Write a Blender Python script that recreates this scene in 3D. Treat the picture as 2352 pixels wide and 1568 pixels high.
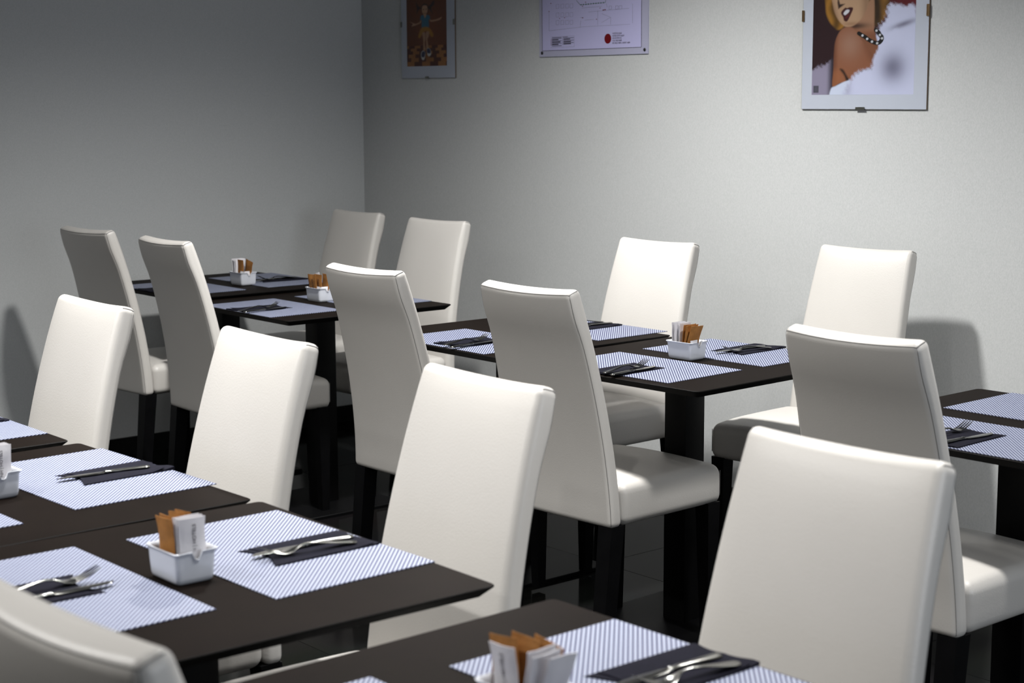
import bpy, math, random
import numpy as np
from mathutils import Matrix, Vector

for o in list(bpy.data.objects):
    bpy.data.objects.remove(o)
scene = bpy.context.scene
COL = scene.collection

# ------------------------------------------------------------------ camera
CAM_F, CAM_H, CAM_A, CAM_P, CAM_R = 3855.929, 1.492719, 0.8720388, 0.1453481, -0.0045098
fw = Vector((-math.sin(CAM_A) * math.cos(CAM_P), math.cos(CAM_A) * math.cos(CAM_P), -math.sin(CAM_P)))
rt = Vector((math.cos(CAM_A), math.sin(CAM_A), 0))
up = rt.cross(fw)
r2 = rt * math.cos(CAM_R) + up * math.sin(CAM_R)
u2 = up * math.cos(CAM_R) - rt * math.sin(CAM_R)
cd = bpy.data.cameras.new('camera')
cd.sensor_width = 36.0
cd.lens = CAM_F / 2352 * 36.0
cd.clip_start = 0.05
cd.dof.use_dof = True
cd.dof.focus_distance = 4.5
cd.dof.aperture_fstop = 6.3
cam = bpy.data.objects.new('camera', cd)
m = Matrix((r2, u2, -fw)).transposed().to_4x4()
m.translation = (0, 0, CAM_H)
cam.matrix_world = m
COL.objects.link(cam)
scene.camera = cam

# ------------------------------------------------------------------ world, exposure, lights
w = bpy.data.worlds.new('world')
scene.world = w
w.use_nodes = True
w.node_tree.nodes['Background'].inputs[0].default_value = (0.8, 0.9, 1.0, 1)
w.node_tree.nodes['Background'].inputs[1].default_value = 0.02
scene.view_settings.view_transform = 'Standard'
scene.view_settings.look = 'None'
scene.view_settings.exposure = 0.0
scene.view_settings.gamma = 1.0
scene.view_settings.use_curve_mapping = False

CEIL = 2.75
def downlight(x, y, power, cone=130, blend=0.9, size=0.045, color=(1.0, 0.985, 0.96), tilt=(0, 0)):
    d = bpy.data.lights.new('downlight', 'SPOT')
    d.energy = power
    d.color = color
    d.spot_size = math.radians(cone)
    d.spot_blend = blend
    d.shadow_soft_size = size
    o = bpy.data.objects.new('downlight', d)
    o.location = (x, y, CEIL - 0.04)
    o.rotation_euler = (math.radians(tilt[0]), math.radians(tilt[1]), 0)
    COL.objects.link(o)
for x, y, p, cone, blend in ((-3.80, 1.61, 225, 80, 1.0), (-2.60, 1.61, 250, 80, 1.0), (-1.30, 1.62, 180, 80, 1.0),      # over the front row
                             (-3.90, 3.05, 485, 142, 0.9), (-1.75, 3.05, 225, 140, 0.9),                                # over the wall row
                             (-4.20, -0.40, 90, 165, 0.8), (-3.10, -0.30, 255, 150, 0.9), (-2.70, -1.60, 120, 165, 0.8),
                             (-3.20, 1.42, 70, 128, 1.0)):
    downlight(x, y, p, cone, blend, 0.09 if y > 2 else 0.045)

def window_light(loc, rot, sx, sy, power, color):
    d = bpy.data.lights.new('window_daylight', 'AREA')
    d.shape = 'RECTANGLE'
    d.size, d.size_y = sx, sy
    d.energy = power
    d.color = color
    o = bpy.data.objects.new('window_daylight', d)
    o.location = loc
    o.rotation_euler = rot
    COL.objects.link(o)
window_light((2.35, 2.4, 1.35), (0, math.radians(90), 0), 1.6, 2.2, 70, (0.86, 0.92, 1.0))

# ------------------------------------------------------------------ materials
MATS = {}
def nodes_of(name):
    mt = bpy.data.materials.new(name)
    mt.use_nodes = True
    MATS[name] = mt
    nt = mt.node_tree
    return mt, nt, nt.nodes['Principled BSDF']

def simple(name, col, rough=0.5, metal=0.0, spec=0.5, noise=0.0, nscale=60.0, bump=0.0, bscale=200.0, coat=0.0):
    mt, nt, b = nodes_of(name)
    b.inputs['Base Color'].default_value = (*col, 1)
    b.inputs['Roughness'].default_value = rough
    b.inputs['Metallic'].default_value = metal
    b.inputs['Specular IOR Level'].default_value = spec
    b.inputs['Coat Weight'].default_value = coat
    tc = nt.nodes.new('ShaderNodeTexCoord')
    if noise > 0:
        n = nt.nodes.new('ShaderNodeTexNoise')
        n.inputs['Scale'].default_value = nscale
        n.inputs['Detail'].default_value = 4
        nt.links.new(tc.outputs['Object'], n.inputs['Vector'])
        r = nt.nodes.new('ShaderNodeValToRGB')
        r.color_ramp.elements[0].position = 0.3
        r.color_ramp.elements[1].position = 0.7
        r.color_ramp.elements[0].color = (*[c * (1 - noise) for c in col], 1)
        r.color_ramp.elements[1].color = (*[min(1, c * (1 + noise)) for c in col], 1)
        nt.links.new(n.outputs['Fac'], r.inputs['Fac'])
        nt.links.new(r.outputs['Color'], b.inputs['Base Color'])
    if bump > 0:
        n = nt.nodes.new('ShaderNodeTexNoise')
        n.inputs['Scale'].default_value = bscale
        n.inputs['Detail'].default_value = 3
        nt.links.new(tc.outputs['Object'], n.inputs['Vector'])
        bp = nt.nodes.new('ShaderNodeBump')
        bp.inputs['Strength'].default_value = bump
        bp.inputs['Distance'].default_value = 0.002
        nt.links.new(n.outputs['Fac'], bp.inputs['Height'])
        nt.links.new(bp.outputs['Normal'], b.inputs['Normal'])
    return mt

simple('leather', (0.462, 0.445, 0.420), 0.42, spec=0.45, noise=0.02, nscale=5, bump=0.12, bscale=260)
simple('seam_thread', (0.17, 0.165, 0.16), 0.7)
simple('black_wood', (0.0024, 0.0024, 0.0028), 0.5, spec=0.08, noise=0.2, nscale=20)
simple('table_laminate', (0.0058, 0.0041, 0.0033), 0.55, spec=0.02, noise=0.10, nscale=14, bump=0.06, bscale=600)
simple('table_edge', (0.0030, 0.0026, 0.0024), 0.6, spec=0.08)
simple('black_metal', (0.0022, 0.0022, 0.0025), 0.45, spec=0.10, bump=0.05, bscale=500)
simple('napkin', (0.0052, 0.0052, 0.0100), 0.95, spec=0.1, noise=0.15, nscale=120, bump=0.25, bscale=900)
simple('steel', (0.19, 0.19, 0.18), 0.2, metal=1.0, bump=0.02, bscale=300)
simple('porcelain', (0.464, 0.48, 0.52), 0.16, spec=0.5, noise=0.01, nscale=40)
simple('brown_paper', (0.248, 0.108, 0.028), 0.75, spec=0.2, noise=0.18, nscale=45, bump=0.3, bscale=120)
simple('white_paper', (0.496, 0.484, 0.504), 0.6, spec=0.3, noise=0.02, nscale=30, bump=0.2, bscale=120)
simple('ink', (0.03, 0.025, 0.03), 0.8, spec=0.1)
simple('red_ink', (0.13, 0.003, 0.006), 0.6, spec=0.2)
simple('green_ink', (0.02, 0.10, 0.05), 0.7, spec=0.2)
simple('grey_ink', (0.15, 0.15, 0.23), 0.8, spec=0.2)
simple('plan_print', (0.44, 0.43, 0.66), 0.5, spec=0.3)
simple('plan_margin', (0.37, 0.37, 0.49), 0.3, spec=0.4)
simple('paper_mount', (0.448, 0.464, 0.56), 0.5, spec=0.3)
simple('hardboard', (0.10, 0.065, 0.035), 0.8)
simple('clip_brass', (0.45, 0.30, 0.16), 0.3, metal=1.0)
simple('clip_steel', (0.25, 0.25, 0.22), 0.35, metal=1.0)
simple('screw', (0.05, 0.05, 0.05), 0.4, metal=0.8)
simple('skirting', (0.006, 0.006, 0.006), 0.3, spec=0.3)
simple('ceiling_paint', (0.3, 0.3, 0.3), 0.9)
simple('dark_wall', (0.16, 0.16, 0.16), 0.9)

def wall_material():
    mt, nt, b = nodes_of('wallpaper')
    b.inputs['Roughness'].default_value = 0.85
    b.inputs['Specular IOR Level'].default_value = 0.018
    tc = nt.nodes.new('ShaderNodeTexCoord')
    mp = nt.nodes.new('ShaderNodeMapping')
    mp.inputs['Scale'].default_value = (420, 420, 160)
    n = nt.nodes.new('ShaderNodeTexNoise')
    n.inputs['Scale'].default_value = 1.0
    n.inputs['Detail'].default_value = 3
    nt.links.new(tc.outputs['Object'], mp.inputs['Vector'])
    nt.links.new(mp.outputs['Vector'], n.inputs['Vector'])
    r = nt.nodes.new('ShaderNodeValToRGB')
    r.color_ramp.elements[0].position = 0.25
    r.color_ramp.elements[1].position = 0.75
    r.color_ramp.elements[0].color = (0.413, 0.424, 0.424, 1)
    r.color_ramp.elements[1].color = (0.494, 0.505, 0.504, 1)
    nt.links.new(n.outputs['Fac'], r.inputs['Fac'])
    nt.links.new(r.outputs['Color'], b.inputs['Base Color'])
    bp = nt.nodes.new('ShaderNodeBump')
    bp.inputs['Strength'].default_value = 0.12
    bp.inputs['Distance'].default_value = 0.001
    nt.links.new(n.outputs['Fac'], bp.inputs['Height'])
    nt.links.new(bp.outputs['Normal'], b.inputs['Normal'])
wall_material()

def floor_material():
    mt, nt, b = nodes_of('floor_tile')
    b.inputs['Specular IOR Level'].default_value = 0.018
    tc = nt.nodes.new('ShaderNodeTexCoord')
    mp = nt.nodes.new('ShaderNodeMapping')
    mp.inputs['Location'].default_value = (3.84, -3.60, 0)
    nt.links.new(tc.outputs['Object'], mp.inputs['Vector'])
    br = nt.nodes.new('ShaderNodeTexBrick')
    br.offset = 0.0
    br.squash = 1.0
    br.inputs['Scale'].default_value = 1.0
    br.inputs['Brick Width'].default_value = 0.585
    br.inputs['Row Height'].default_value = 0.585
    br.inputs['Mortar Size'].default_value = 0.0018
    br.inputs['Mortar Smooth'].default_value = 0.1
    br.inputs['Color1'].default_value = (0.006, 0.006, 0.006, 1)
    br.inputs['Color2'].default_value = (0.008, 0.008, 0.0077, 1)
    br.inputs['Mortar'].default_value = (0.004, 0.004, 0.004, 1)
    nt.links.new(mp.outputs['Vector'], br.inputs['Vector'])
    n = nt.nodes.new('ShaderNodeTexNoise')
    n.inputs['Scale'].default_value = 3.0
    n.inputs['Detail'].default_value = 5
    nt.links.new(tc.outputs['Object'], n.inputs['Vector'])
    mx = nt.nodes.new('ShaderNodeMix')
    mx.data_type = 'RGBA'
    mx.blend_type = 'MULTIPLY'
    mx.inputs[0].default_value = 0.5
    nt.links.new(br.outputs['Color'], mx.inputs[6])
    nt.links.new(n.outputs['Color'], mx.inputs[7])
    nt.links.new(mx.outputs[2], b.inputs['Base Color'])
    mr = nt.nodes.new('ShaderNodeMapRange')
    mr.inputs['To Min'].default_value = 0.10
    mr.inputs['To Max'].default_value = 0.6
    nt.links.new(br.outputs['Fac'], mr.inputs['Value'])
    nt.links.new(mr.outputs['Result'], b.inputs['Roughness'])
floor_material()

def mat_material():
    # woven vinyl: pale diagonal cords over a blue-grey ground
    mt, nt, b = nodes_of('placemat_weave')
    b.inputs['Roughness'].default_value = 0.55
    b.inputs['Specular IOR Level'].default_value = 0.35
    tc = nt.nodes.new('ShaderNodeTexCoord')
    sp = nt.nodes.new('ShaderNodeSeparateXYZ')
    nt.links.new(tc.outputs['Object'], sp.inputs[0])
    def math_node(op, a, bb):
        k = nt.nodes.new('ShaderNodeMath')
        k.operation = op
        for i, v in enumerate((a, bb)):
            if isinstance(v, (int, float)):
                k.inputs[i].default_value = v
            elif v is not None:
                nt.links.new(v, k.inputs[i])
        return k.outputs[0]
    X, Y = sp.outputs[0], sp.outputs[1]
    s = math_node('ADD', X, Y)
    d = math_node('SUBTRACT', X, Y)
    P = 2 * math.pi / 0.0092
    a = math_node('SINE', math_node('MULTIPLY', s, P), None)
    c = math_node('SINE', math_node('MULTIPLY', d, P * 2.0), None)
    h = math_node('ADD', math_node('MULTIPLY', a, 0.5), math_node('MULTIPLY', c, 0.10))
    f = math_node('ADD', h, 0.5)
    r = nt.nodes.new('ShaderNodeValToRGB')
    e = r.color_ramp.elements
    e[0].position, e[1].position = 0.30, 0.72
    e[0].color = (0.034, 0.038, 0.088, 1)
    e[1].color = (0.25, 0.275, 0.345, 1)
    nt.links.new(f, r.inputs['Fac'])
    nt.links.new(r.outputs['Color'], b.inputs['Base Color'])
    bp = nt.nodes.new('ShaderNodeBump')
    bp.inputs['Strength'].default_value = 0.6
    bp.inputs['Distance'].default_value = 0.0012
    nt.links.new(f, bp.inputs['Height'])
    nt.links.new(bp.outputs['Normal'], b.inputs['Normal'])
mat_material()

def glass_material():
    mt = bpy.data.materials.new('picture_glass')
    mt.use_nodes = True
    MATS['picture_glass'] = mt
    nt = mt.node_tree
    nt.nodes.clear()
    out = nt.nodes.new('ShaderNodeOutputMaterial')
    mix = nt.nodes.new('ShaderNodeMixShader')
    tr = nt.nodes.new('ShaderNodeBsdfTransparent')
    gl = nt.nodes.new('ShaderNodeBsdfGlossy')
    gl.inputs['Roughness'].default_value = 0.03
    fr = nt.nodes.new('ShaderNodeFresnel')
    fr.inputs['IOR'].default_value = 1.45
    tr.inputs['Color'].default_value = (0.97, 0.98, 0.97, 1)
    geo = nt.nodes.new('ShaderNodeNewGeometry')
    inv = nt.nodes.new('ShaderNodeMath')
    inv.operation = 'SUBTRACT'
    inv.inputs[0].default_value = 1.0
    nt.links.new(geo.outputs['Backfacing'], inv.inputs[1])
    mul = nt.nodes.new('ShaderNodeMath')
    mul.operation = 'MULTIPLY'
    nt.links.new(fr.outputs[0], mul.inputs[0])
    nt.links.new(inv.outputs[0], mul.inputs[1])
    nt.links.new(mul.outputs[0], mix.inputs[0])
    nt.links.new(tr.outputs[0], mix.inputs[1])
    nt.links.new(gl.outputs[0], mix.inputs[2])
    nt.links.new(mix.outputs[0], out.inputs[0])
glass_material()

def print_material():
    mt, nt, b = nodes_of('art_print')
    b.inputs['Roughness'].default_value = 0.5
    b.inputs['Specular IOR Level'].default_value = 0.25
    a = nt.nodes.new('ShaderNodeVertexColor')
    a.layer_name = 'ink'
    dim = nt.nodes.new('ShaderNodeMix')
    dim.data_type = 'RGBA'
    dim.blend_type = 'MULTIPLY'
    dim.inputs[0].default_value = 1.0
    dim.inputs[7].default_value = (0.78, 0.78, 0.78, 1)
    nt.links.new(a.outputs['Color'], dim.inputs[6])
    nt.links.new(dim.outputs[2], b.inputs['Base Color'])
print_material()

# ------------------------------------------------------------------ helpers
class MB:
    """collects geometry, then links it as ONE mesh object"""
    def __init__(self):
        self.v, self.f, self.mi = [], [], []
    def add(self, vs, fs, mi=0):
        b = len(self.v)
        self.v += [tuple(p) for p in vs]
        self.f += [tuple(i + b for i in q) for q in fs]
        self.mi += [mi] * len(fs)
        return self
    def box(self, c, s, mi=0):
        x, y, z = c
        a, b, d = s[0] / 2, s[1] / 2, s[2] / 2
        vs = [(x + i * a, y + j * b, z + k * d) for k in (-1, 1) for j in (-1, 1) for i in (-1, 1)]
        return self.add(vs, [(0, 2, 3, 1), (4, 5, 7, 6), (0, 1, 5, 4), (2, 6, 7, 3), (0, 4, 6, 2), (1, 3, 7, 5)], mi)
    def tube(self, pts, r, n=6, mi=0):
        pts = [Vector(p) for p in pts]
        vs, fs = [], []
        for i, p in enumerate(pts):
            t = (pts[min(i + 1, len(pts) - 1)] - pts[max(i - 1, 0)]).normalized()
            a = t.orthogonal() if i == 0 else a - t * a.dot(t)
            a.normalize()
            b = t.cross(a)
            for k in range(n):
                an = 2 * math.pi * k / n
                vs.append(p + (a * math.cos(an) + b * math.sin(an)) * r)
        for i in range(len(pts) - 1):
            for k in range(n):
                fs.append((i * n + k, i * n + (k + 1) % n, (i + 1) * n + (k + 1) % n, (i + 1) * n + k))
        fs.append(tuple(range(n - 1, -1, -1)))
        fs.append(tuple((len(pts) - 1) * n + k for k in range(n)))
        return self.add(vs, fs, mi)
    def loft(self, secs, n=10, mi=0):
        """secs: (x, y, z, half width, half thickness); runs along x, width in y, thickness in z"""
        vs, fs = [], []
        for (x, y, z, hw, ht) in secs:
            for k in range(n):
                an = 2 * math.pi * k / n
                vs.append((x, y + hw * math.cos(an), z + ht * math.sin(an)))
        for i in range(len(secs) - 1):
            for k in range(n):
                fs.append((i * n + k, (i + 1) * n + k, (i + 1) * n + (k + 1) % n, i * n + (k + 1) % n))
        fs.append(tuple(range(n)))
        fs.append(tuple((len(secs) - 1) * n + k for k in range(n - 1, -1, -1)))
        return self.add(vs, fs, mi)
    def build(self, name, mats, parent=None, smooth=False, angle=None):
        me = bpy.data.meshes.new(name)
        me.from_pydata(self.v, [], self.f)
        me.update()
        for q in (mats if isinstance(mats, (list, tuple)) else [mats]):
            me.materials.append(MATS[q])
        if len(set(self.mi)) > 1:
            me.polygons.foreach_set('material_index', self.mi)
        if smooth:
            me.polygons.foreach_set('use_smooth', [True] * len(me.polygons))
            if angle:
                me.set_sharp_from_angle(angle=math.radians(angle))
        o = bpy.data.objects.new(name, me)
        COL.objects.link(o)
        if parent is not None:
            o.parent = parent
        return o

def rbox(h, r, seg=4, n=(8, 2, 10)):
    """rounded box surface grid; h half sizes"""
    def coords(hh, m):
        a = [-hh + r * i / seg for i in range(seg + 1)]
        inner = [-hh + r + (2 * hh - 2 * r) * i / m for i in range(1, m)] if m > 1 else []
        return a + inner + [-x for x in reversed(a)]
    C = [coords(h[i], n[i]) for i in range(3)]
    N = [len(c) for c in C]
    idx, vs = {}, []
    def vid(i, j, k):
        key = (i, j, k)
        if key not in idx:
            p = Vector((C[0][i], C[1][j], C[2][k]))
            q = Vector([max(-(h[a] - r), min(h[a] - r, p[a])) for a in range(3)])
            d = p - q
            if d.length > 1e-9:
                d.normalize()
            idx[key] = len(vs)
            vs.append(q + d * r)
        return idx[key]
    fs = []
    for j in range(N[1] - 1):
        for i in range(N[0] - 1):
            fs.append((vid(i, j, 0), vid(i, j + 1, 0), vid(i + 1, j + 1, 0), vid(i + 1, j, 0)))
            K = N[2] - 1
            fs.append((vid(i, j, K), vid(i + 1, j, K), vid(i + 1, j + 1, K), vid(i, j + 1, K)))
    for k in range(N[2] - 1):
        for i in range(N[0] - 1):
            fs.append((vid(i, 0, k), vid(i + 1, 0, k), vid(i + 1, 0, k + 1), vid(i, 0, k + 1)))
            J = N[1] - 1
            fs.append((vid(i, J, k), vid(i, J, k + 1), vid(i + 1, J, k + 1), vid(i + 1, J, k)))
        for j in range(N[1] - 1):
            fs.append((vid(0, j, k), vid(0, j, k + 1), vid(0, j + 1, k + 1), vid(0, j + 1, k)))
            I = N[0] - 1
            fs.append((vid(I, j, k), vid(I, j + 1, k), vid(I, j + 1, k + 1), vid(I, j, k + 1)))
    return vs, fs

def thing(name, label, cat, loc=(0, 0, 0), rz=0.0, group=None):
    o = bpy.data.objects.new(name, None)
    o.empty_display_size = 0.1
    COL.objects.link(o)
    o.location = loc
    o.rotation_euler = (0, 0, rz)
    return tag(o, label, cat, group)
def tag(o, label, cat, group=None):
    o['label'] = label
    o['category'] = cat
    if group:
        o['group'] = group
    elif 'group' in o:
        del o['group']
    return o
def dup(root, loc, rz, label, cat, group=None):
    r = root.copy()
    COL.objects.link(r)
    r.location = loc
    r.rotation_euler = (0, 0, rz)
    tag(r, label, cat, group)
    for ch in list(root.children):
        c = ch.copy()
        COL.objects.link(c)
        c.parent = r
        for g in list(ch.children):
            d = g.copy()
            COL.objects.link(d)
            d.parent = c
    return r
def struct(o):
    o['kind'] = 'structure'
    return o
def text_mesh(name, body, size, mat, parent, mw, extrude=0.0001, align='LEFT', sx=1.0):
    cu = bpy.data.curves.new(name, 'FONT')
    cu.body = body
    cu.size = size
    cu.extrude = extrude
    cu.align_x = align
    cu.resolution_u = 3
    t = bpy.data.objects.new(name, cu)
    COL.objects.link(t)
    dg = bpy.context.evaluated_depsgraph_get()
    me = bpy.data.meshes.new_from_object(t.evaluated_get(dg))
    bpy.data.objects.remove(t)
    bpy.data.curves.remove(cu)
    me.transform(Matrix.Diagonal((sx, 1, 1, 1)))
    me.transform(mw)
    me.materials.clear()
    me.materials.append(MATS[mat])
    o = bpy.data.objects.new(name, me)
    COL.objects.link(o)
    o.parent = parent
    return o

# ------------------------------------------------------------------ room shell
XL, YB, XR, YF = -6.372, 4.470, 2.45, -2.4
T = 0.12
def slab(name, c, s, mat):
    return struct(MB().box(c, s).build(name, mat))
slab('floor', ((XL + XR) / 2, (YB + YF) / 2, -0.05), (XR - XL + 2 * T, YB - YF + 2 * T, 0.10), 'floor_tile')
slab('ceiling', ((XL + XR) / 2, (YB + YF) / 2, CEIL + 0.05), (XR - XL + 2 * T, YB - YF + 2 * T, 0.10), 'ceiling_paint')
slab('wall_back', ((XL + XR) / 2, YB + T / 2, CEIL / 2), (XR - XL, T, CEIL), 'wallpaper')
slab('wall_left', (XL - T / 2, (YB + YF) / 2, CEIL / 2), (T, YB - YF + 2 * T, CEIL), 'wallpaper')
slab('wall_right', (XR + T / 2, (YB + YF) / 2, CEIL / 2), (T, YB - YF + 2 * T, CEIL), 'dark_wall')
slab('wall_front', ((XL + XR) / 2, YF - T / 2, CEIL / 2), (XR - XL, T, CEIL), 'dark_wall')
slab('baseboard_back', ((XL + XR) / 2, YB - 0.006, 0.0375), (XR - XL, 0.012, 0.075), 'skirting')
slab('baseboard_left', (XL + 0.006, (YB + YF) / 2 - 0.006, 0.0375), (0.012, YB - YF - 0.012, 0.075), 'skirting')

# ------------------------------------------------------------------ chairs
ZB, ZT = 0.389, 1.012
HW_B, HW_T = 0.2035, 0.1705
LEAN, LP = 0.1224, 1.76
BT = 0.047
def back_shape(p, hx=0.2, hy=BT / 2, hz=(ZT - ZB) / 2):
    t = min(1.0, max(0.0, (p[2] + hz) / (2 * hz)))
    hw = HW_B + (HW_T - HW_B) * t
    u = p[0] / hx
    x = u * hw
    y = p[1] * (1 - 0.10 * t) + hy - LEAN * t ** LP
    front = p[1] / (2 * hy) + 0.5
    y -= (0.006 + 0.010 * t) * (1 - u * u) * (1 - front)          # rear bows out across the width
    y += 0.009 * (1 - abs(u) ** 5) * (1 - abs(2 * t - 1) ** 9) * front - 0.004 * front   # padded front
    # padded roll along the top of the rear face
    y -= 0.0065 * math.exp(-((t - 0.895) / 0.08) ** 2) * (1 - front)
    z = ZB + (p[2] + hz) + p[1] * 0.28 * t * t
    z -= 0.006 * (1 - u * u) * (t ** 8)
    return (x, y, z)
def make_chair():
    root = bpy.data.objects.new('dining_chair', None)
    COL.objects.link(root)
    h = (0.2, BT / 2, (ZT - ZB) / 2)
    r = 0.0165
    vs, fs = rbox(h, r, 4, (12, 3, 22))
    back = MB().add([back_shape(v) for v in vs], fs).build('backrest', 'leather', root, True)
    # seams along the rear edges, the top corners and the front edges of the side panels
    def surf(x, y, z):
        q = Vector([max(-(h[a] - r), min(h[a] - r, c)) for a, c in enumerate((x, y, z))])
        d = Vector((x, y, z)) - q
        return back_shape(q + d.normalized() * (r + 0.0002))
    zs = [-h[2] + 2 * h[2] * i / 40 for i in range(41)]
    sm = MB()
    for sx in (-1, 1):
        sm.tube([surf(sx * h[0], -h[1], z) for z in zs], 0.0007, 5)
        sm.tube([surf(sx * h[0], -h[1] + 2 * h[1] * i / 16, h[2]) for i in range(15)], 0.0012, 5)
    sm.tube([surf(-h[0] + 2 * h[0] * i / 40, -h[1], h[2]) for i in range(41)], 0.0012, 5)
    sm.build('seam', 'seam_thread', back, True)
    # seat cushion
    sh = (0.2025, 0.199, 0.056)
    vs, fs = rbox(sh, 0.026, 5, (10, 10, 3))
    out = []
    for v in vs:
        u, q = v[0] / sh[0], v[1] / sh[1]
        x, y, z = v
        y += 0.040 + sh[1]
        z += 0.387 + sh[2]
        if v[2] > 0:
            z += 0.018 * (1 - u * u) * (1 - 0.75 * q * q) - 0.008 * max(0, q) ** 4
        if abs(v[0]) > sh[0] - 0.03:      # gathered leather at the front corners
            g = max(0, (q - 0.62) / 0.38)
            x += math.copysign(0.0025, v[0]) * math.sin(q * 70) * g * (1 if v[2] < 0.02 else 0)
        out.append((x, y, z))
    seat = MB().add(out, fs).build('seat', 'leather', root, True)
    for sx in (-1, 1):
        st = MB().tube([(sx * (sh[0] - 0.0066), 0.040 + 2 * sh[1] - 0.0066, 0.408 + 0.070 * i / 8) for i in range(9)], 0.0009, 5)
        st.build('seam', 'seam_thread', seat, True)
    for sx in (-1, 1):
        for rear in (True, False):
            top, bot = 0.024, (0.020 if rear else 0.0145)
            xt, yt = sx * 0.176, (0.028 if rear else 0.405)
            xb, yb = sx * 0.176, (-0.012 if rear else 0.41)
            lv = []
            for (cx, cy, z, hh) in ((xb, yb, 0.0 if rear else 0.0125, bot), (xt, yt, 0.392, top)):
                lv += [(cx - hh, cy - hh, z), (cx + hh, cy - hh, z), (cx + hh, cy + hh, z), (cx - hh, cy + hh, z)]
            MB().add(lv, [(3, 2, 1, 0), (4, 5, 6, 7), (0, 1, 5, 4), (1, 2, 6, 5), (2, 3, 7, 6), (3, 0, 4, 7)]).build('leg', 'black_wood', root)
    return root
PI = math.pi
CH = 'white high-back dining chairs'
chairs = [  # x, y, turn (deg), faces the camera side (wall chair)?, label
    (-5.863, 3.985, -0.1, 1, 'white leather chair facing us in the room corner, the farthest chair of all'),
    (-5.241, 3.939, 3.4, 1, 'white chair against the back wall, second from the room corner'),
    (-3.975, 3.888, 1.4, 1, 'bright white chair against the back wall, between the emergency plan and the sugar caddy below'),
    (-3.323, 4.174, 4.8, 1, 'white chair pushed back against the wall below the portrait of the blonde woman'),
    (-2.110, 3.940, 0.0, 1, 'white chair on the wall side of the right-edge table, only its shaded seat showing'),
    (-5.801, 2.903, 4.2, 0, 'greyish white chair seen from behind beside the left wall, farthest of those turned away'),
    (-5.170, 2.889, -1.5, 0, 'white chair seen from behind, second from the left wall, at the far dark table'),
    (-3.913, 2.836, 1.4, 0, 'white chair seen from behind with stitched side seam, in front of the darker far tables'),
    (-3.249, 2.881, 2.4, 0, 'white chair seen from behind in the centre, light patch on its seat'),
    (-2.146, 2.813, 0.3, 0, 'white chair seen from behind at the right edge table, beige shaded back'),
    (-3.700, 1.706, -0.7, 1, 'white chair facing us at far left, behind the left-edge table corner'),
    (-2.928, 1.707, -1.7, 1, 'white chair facing us behind the left table set with a single knife'),
    (-2.242, 1.726, -1.8, 1, 'large white chair facing us in front centre, behind the near table with the orange sachets'),
    (-1.453, 1.732, 0.4, 1, 'largest white chair facing us at bottom right, behind the nearest napkin'),
    (-1.457, 0.756, 3.9, 0, 'blurred white chair back cut off at the bottom left corner'),
]
base_chair = make_chair()
for i, (x, y, a, wall, lab) in enumerate(chairs):
    rz = math.radians(a) + (PI if wall else 0)
    if i == 0:
        base_chair.location = (x, y, 0)
        base_chair.rotation_euler = (0, 0, rz)
        tag(base_chair, lab, 'chair', CH)
    else:
        dup(base_chair, (x, y, 0), rz, lab, 'chair', CH)

# ------------------------------------------------------------------ tables
def rounded_square(half, r, n=4):
    pts = []
    for cx, cy, a0 in ((1, 1, 0), (-1, 1, 90), (-1, -1, 180), (1, -1, 270)):
        for i in range(n + 1):
            a = math.radians(a0 + 90 * i / n)
            pts.append((cx * (half - r) + r * math.cos(a), cy * (half - r) + r * math.sin(a)))
    return pts
def ring_solid(rings, mi_side=0, mi_top=0):
    n = len(rings[0])
    vs = [p for rg in rings for p in rg]
    fs, mi = [], []
    for i in range(len(rings) - 1):
        for k in range(n):
            fs.append((i * n + k, i * n + (k + 1) % n, (i + 1) * n + (k + 1) % n, (i + 1) * n + k))
            mi.append(mi_side)
    fs.append(tuple(range(n - 1, -1, -1)))
    mi.append(mi_side)
    fs.append(tuple((len(rings) - 1) * n + k for k in range(n)))
    mi.append(mi_top)
    return vs, fs, mi
def make_table(x, y, rot, H, label, corner=0.012, py=0.0):
    root = thing('dining_table', label, 'table', (x + 0.35, y + 0.35, 0), math.radians(rot), 'square dark brown tables')
    def ring(half, z, r):
        return [(px, py, z) for px, py in rounded_square(half, r)]
    rings = [ring(0.333, H - 0.019, corner * 0.6), ring(0.3485, H - 0.0045, corner), ring(0.350, H - 0.003, corner),
             ring(0.350, H - 0.0012, corner), ring(0.3488, H, corner)]
    vs, fs, mi = ring_solid(rings, 1, 0)
    mb = MB()
    mb.v, mb.f, mb.mi = vs, fs, mi
    mb.build('tabletop', ['table_laminate', 'table_edge'], root, True, 25)
    c = [(a, b + py, z) for z in (0.012, H - 0.027) for a, b in rounded_square(0.040, 0.003, 2)]
    n = len(c) // 2
    MB().add(*ring_solid([c[:n], c[n:]])[:2]).build('pedestal', 'black_metal', root, True, 30)
    p = [[(a, b + py, z) for a, b in rounded_square(hf, 0.006, 2)] for hf, z in ((0.21, 0.0), (0.21, 0.010), (0.208, 0.012))]
    MB().add(*ring_solid(p)[:2]).build('base_plate', 'black_metal', root, True, 30)
    MB().box((0, 0, H - 0.023), (0.34, 0.06, 0.008)).box((0, 0, H - 0.023), (0.06, 0.34, 0.0079)).build('top_bracket', 'black_metal', root)
    return root
TZ = dict(A1a=.758, A1b=.7466, A2a=.752, A2b=.7536, A3=.7377, B0=.748, B1=.746, B2=.755, B3=.7526)
make_table(-6.168, 3.035, -0.26, TZ['A1a'], 'dark brown table in the far corner by the left wall', 0.012, 0.014)
make_table(-5.462, 3.019, -0.26, TZ['A1b'], 'dark brown table touching the corner table, its pointed corner under the second wall chair', 0.012, 0.010)
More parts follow.
